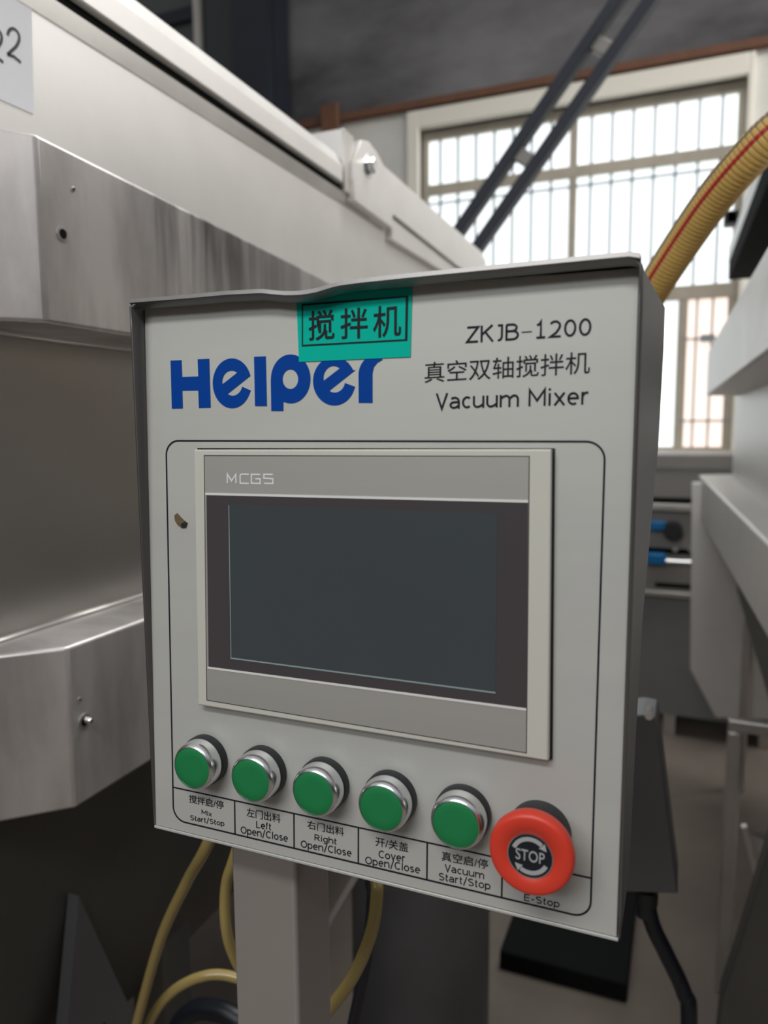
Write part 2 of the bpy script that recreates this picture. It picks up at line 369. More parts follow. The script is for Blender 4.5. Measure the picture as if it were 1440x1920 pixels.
for x in (wx0 + 0.02, wx1 - 0.02): g.box(x - 0.03, x + 0.03, fy0, fy1, wz0, wz1)
for z, h in ((wz0 + 0.02, 0.03), (wz1 - 0.035, 0.035), (zt, 0.04), (zb, 0.05)): g.box(wx0, wx1, fy0 - 0.004, fy1 + 0.004, z - h, z + h)
g.box(xm - 0.028, xm + 0.028, fy0, fy1, zb, wz1)
for x in (xl, xl - 0.62, xl - 1.24): g.box(x - 0.034, x + 0.034, fy0, fy1, wz0, zb)
g.build('window_frame', M['frame'], win)
for x0, x1 in ((wx0, xm), (xm, wx1)):
    G().box(x0 + 0.02, x1 - 0.02, fy1 - 0.03, fy1 - 0.02, zt, wz1 - 0.04).build('pane', M['pane'], win)
    G().box(x0 + 0.02, x1 - 0.02, fy1 - 0.03, fy1 - 0.02, zb, zt).build('pane', M['pane'], win)
for x0, x1, k in ((wx0, xl - 1.24, 'pane'), (xl - 1.24, xl - 0.62, 'pane'), (xl - 0.62, xl, 'pane'), (xl, wx1, 'pane_warm')):
    G().box(x0 + 0.02, x1 - 0.02, fy1 - 0.03, fy1 - 0.02, wz0 + 0.03, zb - 0.03).build('pane', M[k], win)
nb = 16; stp = (wx1 - wx0) / nb
for i in range(1, nb):
    x = wx0 + i * stp
    if abs(x - xm) < 0.05: continue
    G().box(x - 0.009, x + 0.009, fy0 + 0.012, fy0 + 0.03, zb, wz1 - 0.04).build('security_bar', M['bar'], win)
zthin = P(795, 381, Y=WY).z
G().box(wx0, wx1, fy0 - 0.002, fy0 + 0.012, zthin - 0.008, zthin + 0.008).build('cross_bar', M['bar'], win)
for i in range(3):
    x = xl + (i + 0.9) * 0.105
    if x < wx1 - 0.04: G().box(x - 0.008, x + 0.008, fy0 + 0.012, fy0 + 0.03, wz0, zb).build('security_bar', M['bar'], win)
zz = P(1300, 634, Y=WY).z
for z in (zz, P(1300, 789, Y=WY).z): G().box(xl, wx1, fy0 - 0.002, fy0 + 0.012, z - 0.008, z + 0.008).build('cross_bar', M['bar'], win)
# building outside seen as a dark awning through the warm pane: small opener on the frame
G().box(P(1313, 640, Y=WY).x, P(1340, 640, Y=WY).x, fy0 - 0.015, fy0 + 0.02, P(1320, 640, Y=WY).z, P(1320, 626, Y=WY).z).build('window_latch', M['bar'], win)

# second dim window at the far left behind the pipe
wl = struct(thing('window_2', (-4.3, WY, 4.3), None, None))
G().box(-5.6, -3.75, WY - 0.05, WY - 0.02, 4.35, 5.9).build('pane', M['pane_dark'], wl)
g = G(); zc = P(345, 30, Y=WY - 0.06).z
g.box(-5.6, -3.75, WY - 0.09, WY - 0.04, zc - 0.055, zc + 0.055); g.box(-5.65, -3.75, WY - 0.09, WY - 0.04, 4.28, 4.36)
g.build('window_frame', M['navy'], wl)
# column, downpipe, rusty stub
c0, c1, c2 = P(380, 50, Y=5.1), P(440, 50, Y=5.1), P(502, 50, Y=5.1)
col = thing('steel_column', ((c0.x + c2.x) / 2, 5.2, 0), 'dark navy steel column standing against the back wall left of the window', 'column')
G().box(c0.x, c2.x, 5.14, 5.16, 0, 7).build('web_plate', M['navygrey'], col)
G().box(c1.x, c2.x, 5.08, 5.138, 0, 7).build('front_flange', M['navy'], col)
G().box(c2.x - 0.05, c2.x + 0.02, 5.162, 5.4, 0, 7).build('side_flange', M['navy'], col)
p0, p1 = P(362, 40, Y=5.25), P(382, 40, Y=5.25)
tag(autosmooth(G().cyl(((p0.x + p1.x) / 2, 5.25, 0), (0, 0, 1), [(0, 0.045), (7, 0.045)], 20).build('downpipe', M['offwhite'])), 'off-white vertical pipe left of the dark steel column', 'pipe')
r0, r1 = P(605, 230, Y=5.42), P(637, 230, Y=5.42)
G_ = G().box(r0.x, r1.x, 5.38, 5.425, 0, zr + 0.09)
tag(G_.build('rusty_post', M['rustbar'], bevel=0.008), 'short rusty brown steel post against the cream wall under the rusty ledge', 'post')

# dark double rail crossing in front of the window
LY = 3.0
lad = thing('ladder_frame', (-1.6, LY, 0), 'dark blue-grey double-rail ladder frame slanting up across the window', 'ladder frame')
for (ua, va), (ub, vb) in (((857, 440), (1160, 0)), ((897, 463), (1222, 0))):
    a, b = P(ua, va, Y=LY), P(ub, vb, Y=LY); d = (b - a) / (b.z - a.z)
    G().bar(a - d * a.z, a + d * (4.9 - a.z), 0.07, 0.05).build('rail', M['ladder'], lad, bevel=0.004)
a1, b1, a2, b2 = P(857, 440, Y=LY), P(1160, 0, Y=LY), P(897, 463, Y=LY), P(1222, 0, Y=LY)
def on(a, b, z): return a + (b - a) * ((z - a.z) / (b.z - a.z))
for v_, k in ((300, 'cabinet'), (120, 'cabinet')):
    q0 = on(a1, b1, P(980, v_ - 18, Y=LY).z); q1 = on(a2, b2, P(985, v_ + 12, Y=LY).z)
    G().bar(q0, q1, 0.045, 0.06).build('rung', M[k], lad, bevel=0.004)
for z in (1.9, 1.3, 0.7, 3.9, 4.5):
    G().bar(on(a1, b1, z + 0.03), on(a2, b2, z), 0.03, 0.03).build('rung', M['ladder'], lad)

# ================================================================== FAR PROCESSING MACHINE
FY = 3.55
def fz(v): return P(1270, v, Y=FY).z
fx0, fx1 = -0.25, 0.80
fm = thing('processing_machine', (0.27, FY + 0.25, 0), 'grey-beige machine with blue knobs in the gap below the window, far end of the aisle', 'machine')
G().box(fx0, fx1, FY + 0.02, FY + 0.6, fz(935), fz(852)).build('hood', M['cabinet'], fm, bevel=0.008)
G().box(fx0, fx1, FY + 0.01, FY + 0.03, fz(880), fz(876)).build('hood_seam', M['cabinetgrey'], fm)
G().box(fx0 + .02, fx1 - .02, FY + 0.05, FY + 0.6, fz(945), fz(935)).build('shadow_gap', M['gap'], fm)
G().box(fx0, fx1, FY - 0.02, FY + 0.6, fz(958), fz(945)).build('shelf', M['steel'], fm, bevel=0.004)
G().box(fx0, fx1, FY + 0.02, FY + 0.6, fz(1030), fz(958)).build('control_front', M['cabinet'], fm)
G().box(fx0 + .02, fx1 - .02, FY + 0.06, FY + 0.6, fz(1042), fz(1030)).build('shadow_gap', M['gap'], fm)
G().box(fx0, fx1, FY + 0.02, FY + 0.6, fz(1118), fz(1042)).build('drawer_front', M['cabinet'], fm)
G().box(P(1228, 1100, Y=FY).x, fx1 - .1, FY + 0.012, FY + 0.03, fz(1104), fz(1096)).build('handle_slot', M['gap'], fm)
G().box(fx0, fx1, FY - 0.015, FY + 0.6, fz(1120), fz(1110)).build('shelf', M['steel'], fm, bevel=0.004)
G().box(fx0, fx1, FY + 0.03, FY + 0.6, 0.12, fz(1121)).build('lower_panel', M['cabinetgrey'], fm)
for x in (fx0 + 0.05, 0.3, fx1 - 0.05): G().box(x - 0.03, x + 0.03, FY + 0.05, FY + 0.55, 0, 0.12).build('leg', M['steel'], fm)
k = P(1262, 994, Y=FY)
autosmooth(G().cyl(k, (0, -1, 0), [(-0.02, 0.045), (0.04, 0.045), (0.05, 0.038)], 28).build('hand_knob', M['rubber'], fm))
k2 = P(1240, 985, Y=FY)
G().box(k2.x - 0.06, k2.x + 0.02, FY - 0.035, FY + 0.02, k2.z - 0.022, k2.z + 0.022).build('blue_handle', M['knobblue'], fm, bevel=0.006)
k3 = P(1233, 1045, Y=FY)
G().box(k3.x - 0.05, k3.x + 0.04, FY - 0.06, FY + 0.02, k3.z - 0.026, k3.z + 0.026).build('blue_handle', M['knobblue'], fm, bevel=0.006)
k4 = P(1300, 1052, Y=FY)
autosmooth(G().cyl((k3.x + 0.04, FY - 0.035, k3.z - 0.01), (1, 0, 0), [(0, 0.012), (k4.x - k3.x, 0.012)], 14).build('handle_rod', M['chrome'], fm))
for u in (1266, 1295):
    q = P(u, 1030, Y=FY - 0.03); autosmooth(G().cyl((q.x, FY + 0.03, q.z), (0, -1, 0), [(0, 0.008), (0.05, 0.008), (0.05, 0.014), (0.06, 0.014)], 14).build('bolt', M['chrome'], fm))

# ================================================================== LEFT MIXER
LX = -0.39
ml = thing('vacuum_mixer', (-0.9, 1.1, 0), 'large stainless steel mixer tank on the left with a white paper sheet on its wall', 'mixer')
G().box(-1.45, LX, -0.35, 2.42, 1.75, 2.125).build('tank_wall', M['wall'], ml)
G().box(-1.45, LX, -0.35, 2.42, 1.20, 1.75).build('lower_tank_wall', M['lower'], ml)  # recess below the upper rail, shade painted in by its steel
# folded rim strip under the lid
A = [(LX, y, 2.112) for y in (-0.35, 2.42)]
G().loft([(LX - .002, -.35, 2.105), (LX - .002, 1.30, 2.105), (LX - .002, 1.30, 2.133), (LX - .002, -.35, 2.133)], [(LX + .002, -.35, 2.107), (LX + .002, 1.30, 2.107), (LX + .006, 1.30, 2.131), (LX + .006, -.35, 2.131)]).build('tank_rim', M['steel'], ml)
G().box(-1.40, LX + 0.004, -.33, 2.40, 2.126, 2.146).build('lid_seal', M['gap'], ml)
def yz(name, poly, x0, x1, m, parent, **k):
    return G().loft([(x0, y, z) for y, z in poly], [(x1, y, z) for y, z in poly]).build(name, m, parent, **k)
def xz(name, poly, y0, y1, m, parent, **k):
    return G().loft([(x, y0, z) for x, z in poly], [(x, y1, z) for x, z in poly]).build(name, m, parent, **k)
xz('lid', [(LX + .016, 2.144), (LX + .016, 2.176), (LX - .002, 2.208), (-1.43, 2.208), (-1.43, 2.144)], -.35, 1.12, M['wall'], ml, bevel=0.002)
xz('lid', [(LX - .02, 2.127), (LX - .02, 2.15), (LX - .05, 2.17), (-1.43, 2.17), (-1.43, 2.127)], 1.19, 2.40, M['wall'], ml, bevel=0.002)
# hinge
hb = G().box(LX - .075, LX + .012, 1.135, 1.19, 2.13, 2.262).build('hinge_block', M['steel'], ml, bevel=0.003)
arm = yz('hinge_arm', [(1.165, 2.118), (1.165, 2.20), (1.205, 2.258), (1.25, 2.27), (1.30, 2.262), (1.34, 2.245), (2.25, 2.232), (2.32, 2.215), (2.335, 2.185), (2.25, 2.128), (1.96, 2.127), (1.40, 2.147), (1.39, 2.112)], LX - .012, LX + .022, M['wall'], ml, bevel=0.002)
yz('hinge_link', [(1.405, 2.088), (1.405, 2.140), (1.96, 2.121), (2.30, 2.118), (2.30, 2.085)], LX - .010, LX + .016, M['wall'], ml, bevel=0.0015)
hx = P(690, 312, X=LX + .022)
bo = autosmooth(G().cyl((LX + .020, hx.y, hx.z), (1, 0, 0), [(0, 0.024), (0.004, 0.024), (0.004, 0.0172), (0.016, 0.0172), (0.019, 0.014)], 6).build('hinge_bolt', M['chrome'], ml), 20)
autosmooth(G().cyl((LX + .018, hx.y, hx.z), (1, 0, 0), [(0, 0.026), (0.0055, 0.026)], 30).build('washer', M['chrome'], bo))
# rails along the tank
def rail(z0, zn, zf, m, yend=2.40):
    A = [(-.30, .22), (-.30, yend), (LX - .004, yend), (LX - .004, .126)]
    return G().loft([(x, y, z0) for x, y in A], [(x, y, zn + (zf - zn) * (y - .2) / (yend - .2)) for x, y in A]).build('tank_rail', m, ml, bevel=0.004, seg=3)
def stained(base_m, ya, yb):                # dark dried run marks with a hard left edge, as wear on the rail
    m = base_m.copy(); m.name = 'run_marked_steel'; n = m.node_tree; b = n.nodes['Principled BSDF']
    old = b.inputs['Base Color'].links[0].from_socket
    t = n.nodes.new('ShaderNodeTexCoord'); sp = n.nodes.new('ShaderNodeSeparateXYZ'); n.links.new(t.outputs['Object'], sp.inputs[0])
    def mr(src, a, c, x, y):
        q = n.nodes.new('ShaderNodeMapRange'); q.inputs[1].default_value = a; q.inputs[2].default_value = c; q.inputs[3].default_value = x; q.inputs[4].default_value = y
        n.links.new(src, q.inputs[0]); return q.outputs[0]
    def mul(p_, q_):
        k = n.nodes.new('ShaderNodeMath'); k.operation = 'MULTIPLY'; n.links.new(p_, k.inputs[0]); n.links.new(q_, k.inputs[1]); return k.outputs[0]
    mpn = n.nodes.new('ShaderNodeMapping'); mpn.inputs['Scale'].default_value = (1, 26, 2.2); nz = n.nodes.new('ShaderNodeTexNoise'); nz.inputs['Scale'].default_value = 1.6; nz.inputs['Detail'].default_value = 5
    n.links.new(t.outputs['Object'], mpn.inputs[0]); n.links.new(mpn.outputs[0], nz.inputs['Vector'])
    f_ = mul(mul(mr(sp.outputs[1], ya - .003, ya + .003, 0, 1), mr(sp.outputs[1], yb - .3, yb, 1, 0)), mul(mr(nz.outputs['Fac'], .33, .62, 0, 1), mr(sp.outputs[2], 1.74, 1.87, .25, 1)))
    mx = n.nodes.new('ShaderNodeMix'); mx.data_type = 'RGBA'
    n.links.new(f_, mx.inputs['Factor']); n.links.new(old, mx.inputs['A']); mx.inputs['B'].default_value = (.20, .185, .18, 1)
    n.links.new(mx.outputs['Result'], b.inputs['Base Color']); return m
ru = rail(1.7356, 1.927, 1.820, stained(M['flange'], P(291, 400, X=-.30).y - 1.1, P(560, 500, X=-.30).y - 1.1 + .1))
rl = rail(1.191, 1.381, 1.381, M['flange'])
sw = G(); sweep(sw, [(LX + .002, .2, 1.735), (LX + .002, 1.0, 1.735), (LX + .002, 2.3, 1.735)], 0.007, 8, 4); sw.build('weld_bead', M['steel'], ml, smooth=True)
sw = G(); sweep(sw, [(LX + .002, .2, 1.381), (LX + .002, 1.0, 1.381), (LX + .002, 2.3, 1.381)], 0.006, 8, 4); sw.build('weld_bead', M['steel'], ml, smooth=True)
for (u, v, r, par, stub) in ((117, 439, .0055, ru, 0), (137, 355, .0018, ru, 0), (158, 1352, .0062, rl, 1), (149, 1311, .0016, rl, 0)):
    q = P(u, v, X=-.30)
    h = autosmooth(G().cyl((-.302, q.y, q.z), (1, 0, 0), [(0, r * 1.5), (0.003, r * 1.45), (0.0034, r), (0.0028, r * 0.95)], 20).build('threaded_hole', M['steel'], par), 20)
    G().cyl((-.302, q.y, q.z), (1, 0, 0), [(0.001, r * .93), (0.0033, r * .93)], 18).build('hole_bore', M['gap'], par)
    if stub: autosmooth(G().cyl((-.302, q.y + .001, q.z + .0012), (1, 0, 0), [(0.001, r * .6), (0.010, r * .6), (0.012, r * .4)], 14).build('screw_stub', M['chrome'], par))
# rounded hull below, legs and gusset
hull = [(LX, 1.2)] + [(-.92 + .53 * math.cos(math.radians(a)), 1.0 + .55 * math.sin(math.radians(a))) for a in range(0, -181, -12)] + [(-1.45, 1.2)]
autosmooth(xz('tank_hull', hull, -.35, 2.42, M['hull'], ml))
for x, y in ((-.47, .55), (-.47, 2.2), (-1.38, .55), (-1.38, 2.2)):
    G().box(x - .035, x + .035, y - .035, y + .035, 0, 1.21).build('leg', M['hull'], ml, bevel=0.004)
ga = P(148, 1680, X=-.37)
yz('gusset', [(ga.y, ga.z), (ga.y + .18, ga.z - .5), (ga.y + .17, ga.z - .5), (ga.y + .03, ga.z - .2), (ga.y - .09, ga.z - .5), (ga.y - .10, ga.z - .5)], -.388, -.37, M['motor'], ml)
# drive casing under the tank, seen below the control box
q0, q1 = P(640, 1800, Y=.95), P(893, 1800, Y=.95)
dcx, dr = (q0.x + q1.x) / 2, (q1.x - q0.x) / 2
drv = autosmooth(G().cyl((dcx, .95 + dr * .6, 0), (0, 0, 1), [(0, dr * 1.02), (.02, dr * 1.02), (.02, dr), (1.12, dr), (1.14, dr * .95)], 48).build('drive_casing', M['motor'], ml))
G().box(-.42, dcx, .95 + dr * .2, .95 + dr, 1.0, 1.12).build('casing_bracket', M['hull'], ml)
a_, b_ = P(640, 1690, Y=.72), P(668, 1642, Y=.72)
G().bar(a_ - (b_ - a_) * 3, b_ + (b_ - a_) * 2, .02, .010).build('edge_highlight_bar', M['chrome'], ml)  # chrome bar standing in for the highlight along the tank frame edge
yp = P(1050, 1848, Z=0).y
G().box(-.13, .235, yp, yp + .9, 0, .06).build('floor_shade_slab', M['gap'], ml, bevel=.006)  # black slab added on the floor in place of soft shade
# paper sheet with the hand-lettered 22
pa, pb, pc = P(63, 214, X=LX + .001), P(55, 0, X=LX + .001), P(0, 186, X=LX + .001)
psl = (pa.z - pc.z) / (pa.y - pc.y)
yl = pa.y - .21; 
pap = yz('paper_sheet', [(yl, pa.z - psl * .21), (pa.y, pa.z), (pb.y + .004, pa.z + .148), (yl, pa.z - psl * .21 + .148)], LX + .0005, LX + .0012, M['paper'], ml)
pap['label'] = 'white paper sheet with black 22'
g = G()
def pw(px): q = P(*px, X=LX + .0014); return (q.y, q.z)
def place_wall(a, b, off): return Vector((LX + .0014 + off, a, b))
for shift in (0, -33):
    pts = [(14 + shift, 66), (18 + shift, 56), (26 + shift, 54), (34 + shift, 62), (36 + shift, 74), (31 + shift, 86), (22 + shift, 95), (14 + shift, 102)]
    pp = [(p.x, p.y) for p in spline([(*pw(p), 0) for p in pts], 5)]
    stroke(g, pp, .0032, 0, .0003, place=place_wall)
    stroke(g, [pw((14 + shift, 102)), pw((26 + shift, 106)), pw((39 + shift, 117))], .0032, 0, .0003, place=place_wall)
g.build('lettering', M['marker'], pap)

# ================================================================== RIGHT MIXER
mr = thing('vacuum_mixer', (1.0, 2.2, 0), 'blurred stainless steel mixer at the right edge, its long side running back to the window', 'mixer')
LA, LB = (.490, 1.342), (.388, 3.378)          # lower rail plan line
UA, UB = (.445, .932), (.399, 3.026)           # upper rail plan line
WA, WB = (.575, 1.0), (.522, 3.45)             # tank wall plan line
def lx(a, b, y): return a[0] + (b[0] - a[0]) * (y - a[1]) / (b[1] - a[1])
y0 = 0.25
A = [(lx(WA, WB, y0), y0), (lx(WA, WB, 3.3), 3.3), (lx(WA, WB, 3.3) + .10, 3.42), (1.6, 3.42), (1.6, y0)]
G().loft([(x, y, 1.20) for x, y in A], [(x, y, 2.115) for x, y in A]).build('tank_wall', M['wall'], mr, bevel=.01)
A = [(lx(UA, UB, y0), y0), (lx(UA, UB, 3.03), 3.03), (lx(WA, WB, 3.15) + .005, 3.15), (lx(WA, WB, y0) + .005, y0)]
G().loft([(x, y, 1.7356) for x, y in A], [(x, y, 1.91 + (.01 if i in (1, 2) else 0)) for i, (x, y) in enumerate(A)]).build('tank_rail', M['wall'], mr, bevel=.006, seg=3)
A = [(lx(LA, LB, y0), y0), (lx(LA, LB, 3.38), 3.38), (lx(WA, WB, 3.46) + .02, 3.46), (lx(WA, WB, y0) + .005, y0)]
G().loft([(x, y, 1.195) for x, y in A], [(x, y, 1.381) for x, y in A]).build('tank_rail', M['wall'], mr, bevel=.008, seg=3)
# end plate hanging below the ledge, with a clipped lower corner
EY = 3.2
ep = [P(1297, 905, Y=EY), P(1294, 1255, Y=EY), P(1342, 1346, Y=EY), P(1450, 1350, Y=EY), P(1450, 905, Y=EY)]
G().loft([(p.x, EY, p.z) for p in ep], [(p.x, EY + .06, p.z) for p in ep]).build('end_plate', M['wall'], mr, bevel=.006)
hullr = [(lx(WA, WB, 2), 1.2)] + [(1.08 + .53 * math.cos(math.radians(a)), 1.0 + .55 * math.sin(math.radians(a))) for a in range(180, 361, 12)] + [(1.6, 1.2)]
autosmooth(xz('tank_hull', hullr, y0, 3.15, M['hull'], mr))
# lid: dark seal band and pale lid end with black knobs
LAx = lambda y: lx(WA, WB, y) - .03
t0, t1 = PV(1366, 497, (LAx(1), 1), (LAx(3), 3)), PV(1440, 385, (LAx(1), 1), (LAx(3), 3))
s0, s1 = PV(1362, 485, (LAx(1), 1), (LAx(3), 3)), PV(1440, 300, (LAx(1), 1), (LAx(3), 3))
yf = t0.y; zb_, zt_ = (t0.z + t1.z) / 2, s1.z
def lidband(name, za, zc, o0, o1, yy0, yy1, m):
    q = [(LAx(yy0) + o0, yy0), (LAx(yy1) + o0, yy1), (LAx(yy1) + o1, yy1), (LAx(yy0) + o1, yy0)]
    return G().loft([(x, y, za) for x, y in q], [(x, y, zc) for x, y in q]).build(name, m, mr, bevel=.004)
lidband('lid_seal', zb_, zb_ + .09, 0, 1.0, y0, yf, M['gap'])
lidband('lid', zb_ + .09, zb_ + .17, .0, 1.0, y0, yf + .06, M['wall'])
for (u, v) in ((1348, 482), (1358, 447)):
    q = PV(u, v, (LAx(1), 1), (LAx(3), 3))
    G().box(q.x - .01, q.x + .05, yf, yf + .08, q.z - .03, q.z + .03).build('lid_stop', M['rubber'], mr, bevel=.004)
# frame leg and rail near the floor, discharge trough
gy = P(1378, 1862, Z=0.0)
lg0 = P(1378, 1370, Y=gy.y)
for yy, xo in ((gy.y, 0), (gy.y + 1.3, .12)):
    G().box(lg0.x + xo - .018, lg0.x + xo + .018, yy - .018, yy + .018, 0, lg0.z).build('leg', M['steel'], mr, bevel=.004)
    G().box(1.45, 1.49, yy - .018, yy + .018, 0, 1.3).build('leg', M['steel'], mr, bevel=.004)
G().box(lg0.x - .018, 1.49, gy.y - .016, gy.y + .016, lg0.z, lg0.z + .034).build('frame_rail', M['steel'], mr, bevel=.004)
TY = .95
tp = [P(1352, 1875, Y=TY), P(1378, 1800, Y=TY), P(1450, 1560, Y=TY), P(1700, 1400, Y=TY), P(1700, 2000, Y=TY), P(1340, 2000, Y=TY)]
tr = G().loft([(p.x, TY, p.z) for p in tp], [(p.x, TY + .05, p.z) for p in tp]).build('discharge_door', M['hull'], mr, bevel=.003)
a_, b_ = P(1395, 1548, Y=1.5), P(1424, 1660, Y=1.5)
G().bar(a_, b_ + (b_ - a_) * 2, .02, .012).build('door_link', M['steel'], mr)
pq = [P(1392, 1560, Y=1.55), P(1500, 1600, Y=1.55), P(1500, 1760, Y=1.55), P(1430, 1720, Y=1.55)]
G().loft([(p.x, 1.55, p.z) for p in pq], [(p.x, 1.58, p.z) for p in pq]).build('door_plate', M['steel'], mr)

# ================================================================== YELLOW SUCTION HOSE
HP = [(-.293, 1.30, 1.29), (-.12, 1.22, 1.33), (.04, 1.12, 1.45)] + [tuple(P(u, v, Y=y)) for u, v, y in ((1170, 640, .96), (1202, 580, .90), (1236, 523, .86), (1287, 445, .82), (1338, 373, .78), (1400, 300, .74), (1462, 240, .72), (1560, 175, .72))] + [(.66, .76, 2.30), (.78, .92, 2.38), (.86, 1.08, 2.30), (.88, 1.12, 2.18)]
hs = thing('suction_hose', (-.29, 1.30, 1.29), 'yellow ribbed hose with red stripe rising behind the control box', 'hose')
pp = spline(HP, 60)
L = [0.0]
for i in range(1, len(pp)): L.append(L[-1] + (pp[i] - pp[i - 1]).length)
tot = L[-1]; stepl = 0.0009; pts = []; j = 0
for k in range(int(tot / stepl)):
    s_ = k * stepl
    while L[j + 1] < s_: j += 1
    t = (s_ - L[j]) / (L[j + 1] - L[j]); pts.append(pp[j].lerp(pp[j + 1], t))
fr = frames(pts, (0, -1, 0)); HR = .0262; n = 28; v = []; f = []; fmi = []
def hr(k): 
    ph = (k * stepl / .0063) % 1.0
    return HR * (1 - .035 * max(0, math.cos(2 * math.pi * ph)) ** 3), ph
for k, (p, u, t) in enumerate(fr):
    r_, ph = hr(k)
    for i in range(n):
        a = 2 * math.pi * i / n; v.append(p + (u * math.cos(a) + t * math.sin(a)) * r_)
for k in range(len(fr) - 1):
    ph = hr(k)[1]
    for i in range(n):
        jn = (i + 1) % n; f.append([k * n + i, k * n + jn, (k + 1) * n + jn, (k + 1) * n + i]); fmi.append(1 if (ph < .09 or ph > .91) else 0)
f.append(list(range(n))); fmi.append(0); f.append([(len(fr) - 1) * n + i for i in range(n)]); fmi.append(0)
mesh('hose_wall', v, f, None, hs, smooth=True, mats=[M['hose'], M['hosegroove']], fmat=fmi)
def stripe(name, ang, half, m, lift=.0006):
    g = G(); vv = []; ff = []; c = 5
    for k, (p, u, t) in enumerate(fr):
        r_ = hr(k)[0]
        for i in range(c):
            a = ang + half * (2 * i / (c - 1) - 1); vv.append(p + (u * math.cos(a) + t * math.sin(a)) * (r_ + (lift if 0 < i < c - 1 else -.0004)))
    for k in range(len(fr) - 1):
        for i in range(c - 1): ff.append([k * c + i, k * c + i + 1, (k + 1) * c + i + 1, (k + 1) * c + i])
    return mesh(name, vv, ff, m, hs, smooth=True)
stripe('red_stripe', math.radians(-4), math.radians(8), M['hosered'])
stripe('grey_stripe', math.radians(-42), math.radians(7), M['hosegrey'], .0012)

# ================================================================== CONTROL PANEL
cp = thing('operator_control_box', (.066, .055, 0), 'square steel control box with touchscreen and row of green buttons on a post', 'control panel')
# housing: folded sheet box, dented top lip, deep upper back
side = [P(u, v, X=x_) for u, v, x_ in ((1247, 566, .3135), (1244, 656, .3132), (1233, 848, .3122), (1226, 917, .3118), (1203, 1156, .3108), (1190, 1400, .3104), (1178, 1682, .3100))]
ztop = Z0 + BH
def back_y(z):
    pts_ = sorted([(p.z, p.y) for p in side])
    if z <= pts_[0][0]: return max(.03, pts_[0][1])
    for (za, ya), (zb2, yb) in zip(pts_, pts_[1:]):
        if z <= zb2: return ya + (yb - ya) * (z - za) / (zb2 - za)
    return pts_[-1][1]
sag_pts = [(239.5, 562), (351, 553), (426, 546), (490, 542.5), (520, 545.5), (539, 547), (569, 545.5), (595, 540.6), (632, 529), (670, 523.7), (760, 514), (890, 501), (1040, 486), (1150, 475), (1192, 471.5), (1205, 477)]
top = [P(u, v, Y=0) for u, v in sag_pts]
def top_z(x):
    if x <= top[0].x: return top[0].z
    for a, b in zip(top, top[1:]):
        if x <= b.x: return a.z + (b.z - a.z) * (x - a.x) / max(1e-6, b.x - a.x)
    return top[-1].z
ring = []
NS, NT = 24, 40
cr_ = .004
for i in range(NS + 1): ring.append((0.0, Z0 + (BH - cr_) * i / NS, 'L'))
for i in range(1, NT): ring.append((BW * i / NT, None, 'T'))
for i in range(NS, -1, -1): ring.append((BW, Z0 + (BH - cr_) * i / NS, 'R'))
front, mid, back = [], [], []
zbk = side[0].z - ztop
for x, z, k in ring:
    if k == 'T':
        e_ = min(1, min(x, BW - x) / .004)
        zf_ = top_z(x); front.append((x, 0, zf_)); mid.append((x, .018, ztop * .5 + zf_ * .5 + .001)); back.append((x + (x / BW - .5) * .007, back_y(1e9), ztop + zbk))
    else:
        fz_ = (z - Z0) / BH
        dx = .0035 * fz_ * (1 if k == 'R' else -1)
        front.append((x, 0, z)); mid.append((x, .018, z)); back.append((x + dx, back_y(z + zbk * fz_), z + zbk * fz_))
nr = len(ring); vv = front + mid + back; ff = []
for k in range(2):
    for i in range(nr - 1): ff.append([k * nr + i, k * nr + i + 1, (k + 1) * nr + i + 1, (k + 1) * nr + i])
for i in range(NS): ff.append([2 * nr + i, 2 * nr + i + 1, 3 * nr - 2 - i, 3 * nr - 1 - i])           # back skin
ff.append([2 * nr + NS + i for i in range(NT + 1)])                                                        # back skin, top strip
ff.append([0, nr - 1, 2 * nr - 1, nr]); ff.append([nr, 2 * nr - 1, 3 * nr - 1, 2 * nr])                     # floor of the box
ho = mesh('housing', vv, ff, M['boxsteel'], cp)
sl = ho.modifiers.new('sheet', 'SOLIDIFY'); sl.thickness = .0016; sl.offset = -1
autosmooth(ho, 40)
g = G(); xs = [.001 + (BW - .002) * i / 60 for i in range(61)]; lv = []; lf = []
for x in xs: zt2 = top_z(x); lv += [(x, -.0004, zt2 + .0002), (x, -.0010, zt2 - .0022), (x, .0035, zt2 - .0058), (x, .0085, zt2 - .0050), (x, .0085, zt2 - .0002)]
for i in range(60):
    for j in range(5): lf.append([i * 5 + j, i * 5 + (j + 1) % 5, i * 5 + 5 + (j + 1) % 5, i * 5 + 5 + j])
lf.append([0, 1, 2, 3, 4]); lf.append([300, 301, 302, 303, 304])
lip = autosmooth(mesh('rolled_lip', lv, lf, M['boxsteel'], cp), 50)
# face plate, tilted: flush at the bottom edge, set back at the top
pw_, ph_ = .0018, BH - .003
c4 = [(pw_, .0), (BW - pw_, .0), (BW - pw_, ph_), (pw_, ph_)]
fp = G().loft([to3(a, b, -.0015) for a, b in c4], [to3(a, b, 0) for a, b in c4]).build('face_plate', M['plate'], cp, bevel=.0006)
g = G(); g.box(.001, BW - .001, -.0008, .012, Z0 - .0012, Z0 + .0008)
g.build('bottom_fold', M['plate'], fp, bevel=.0005)
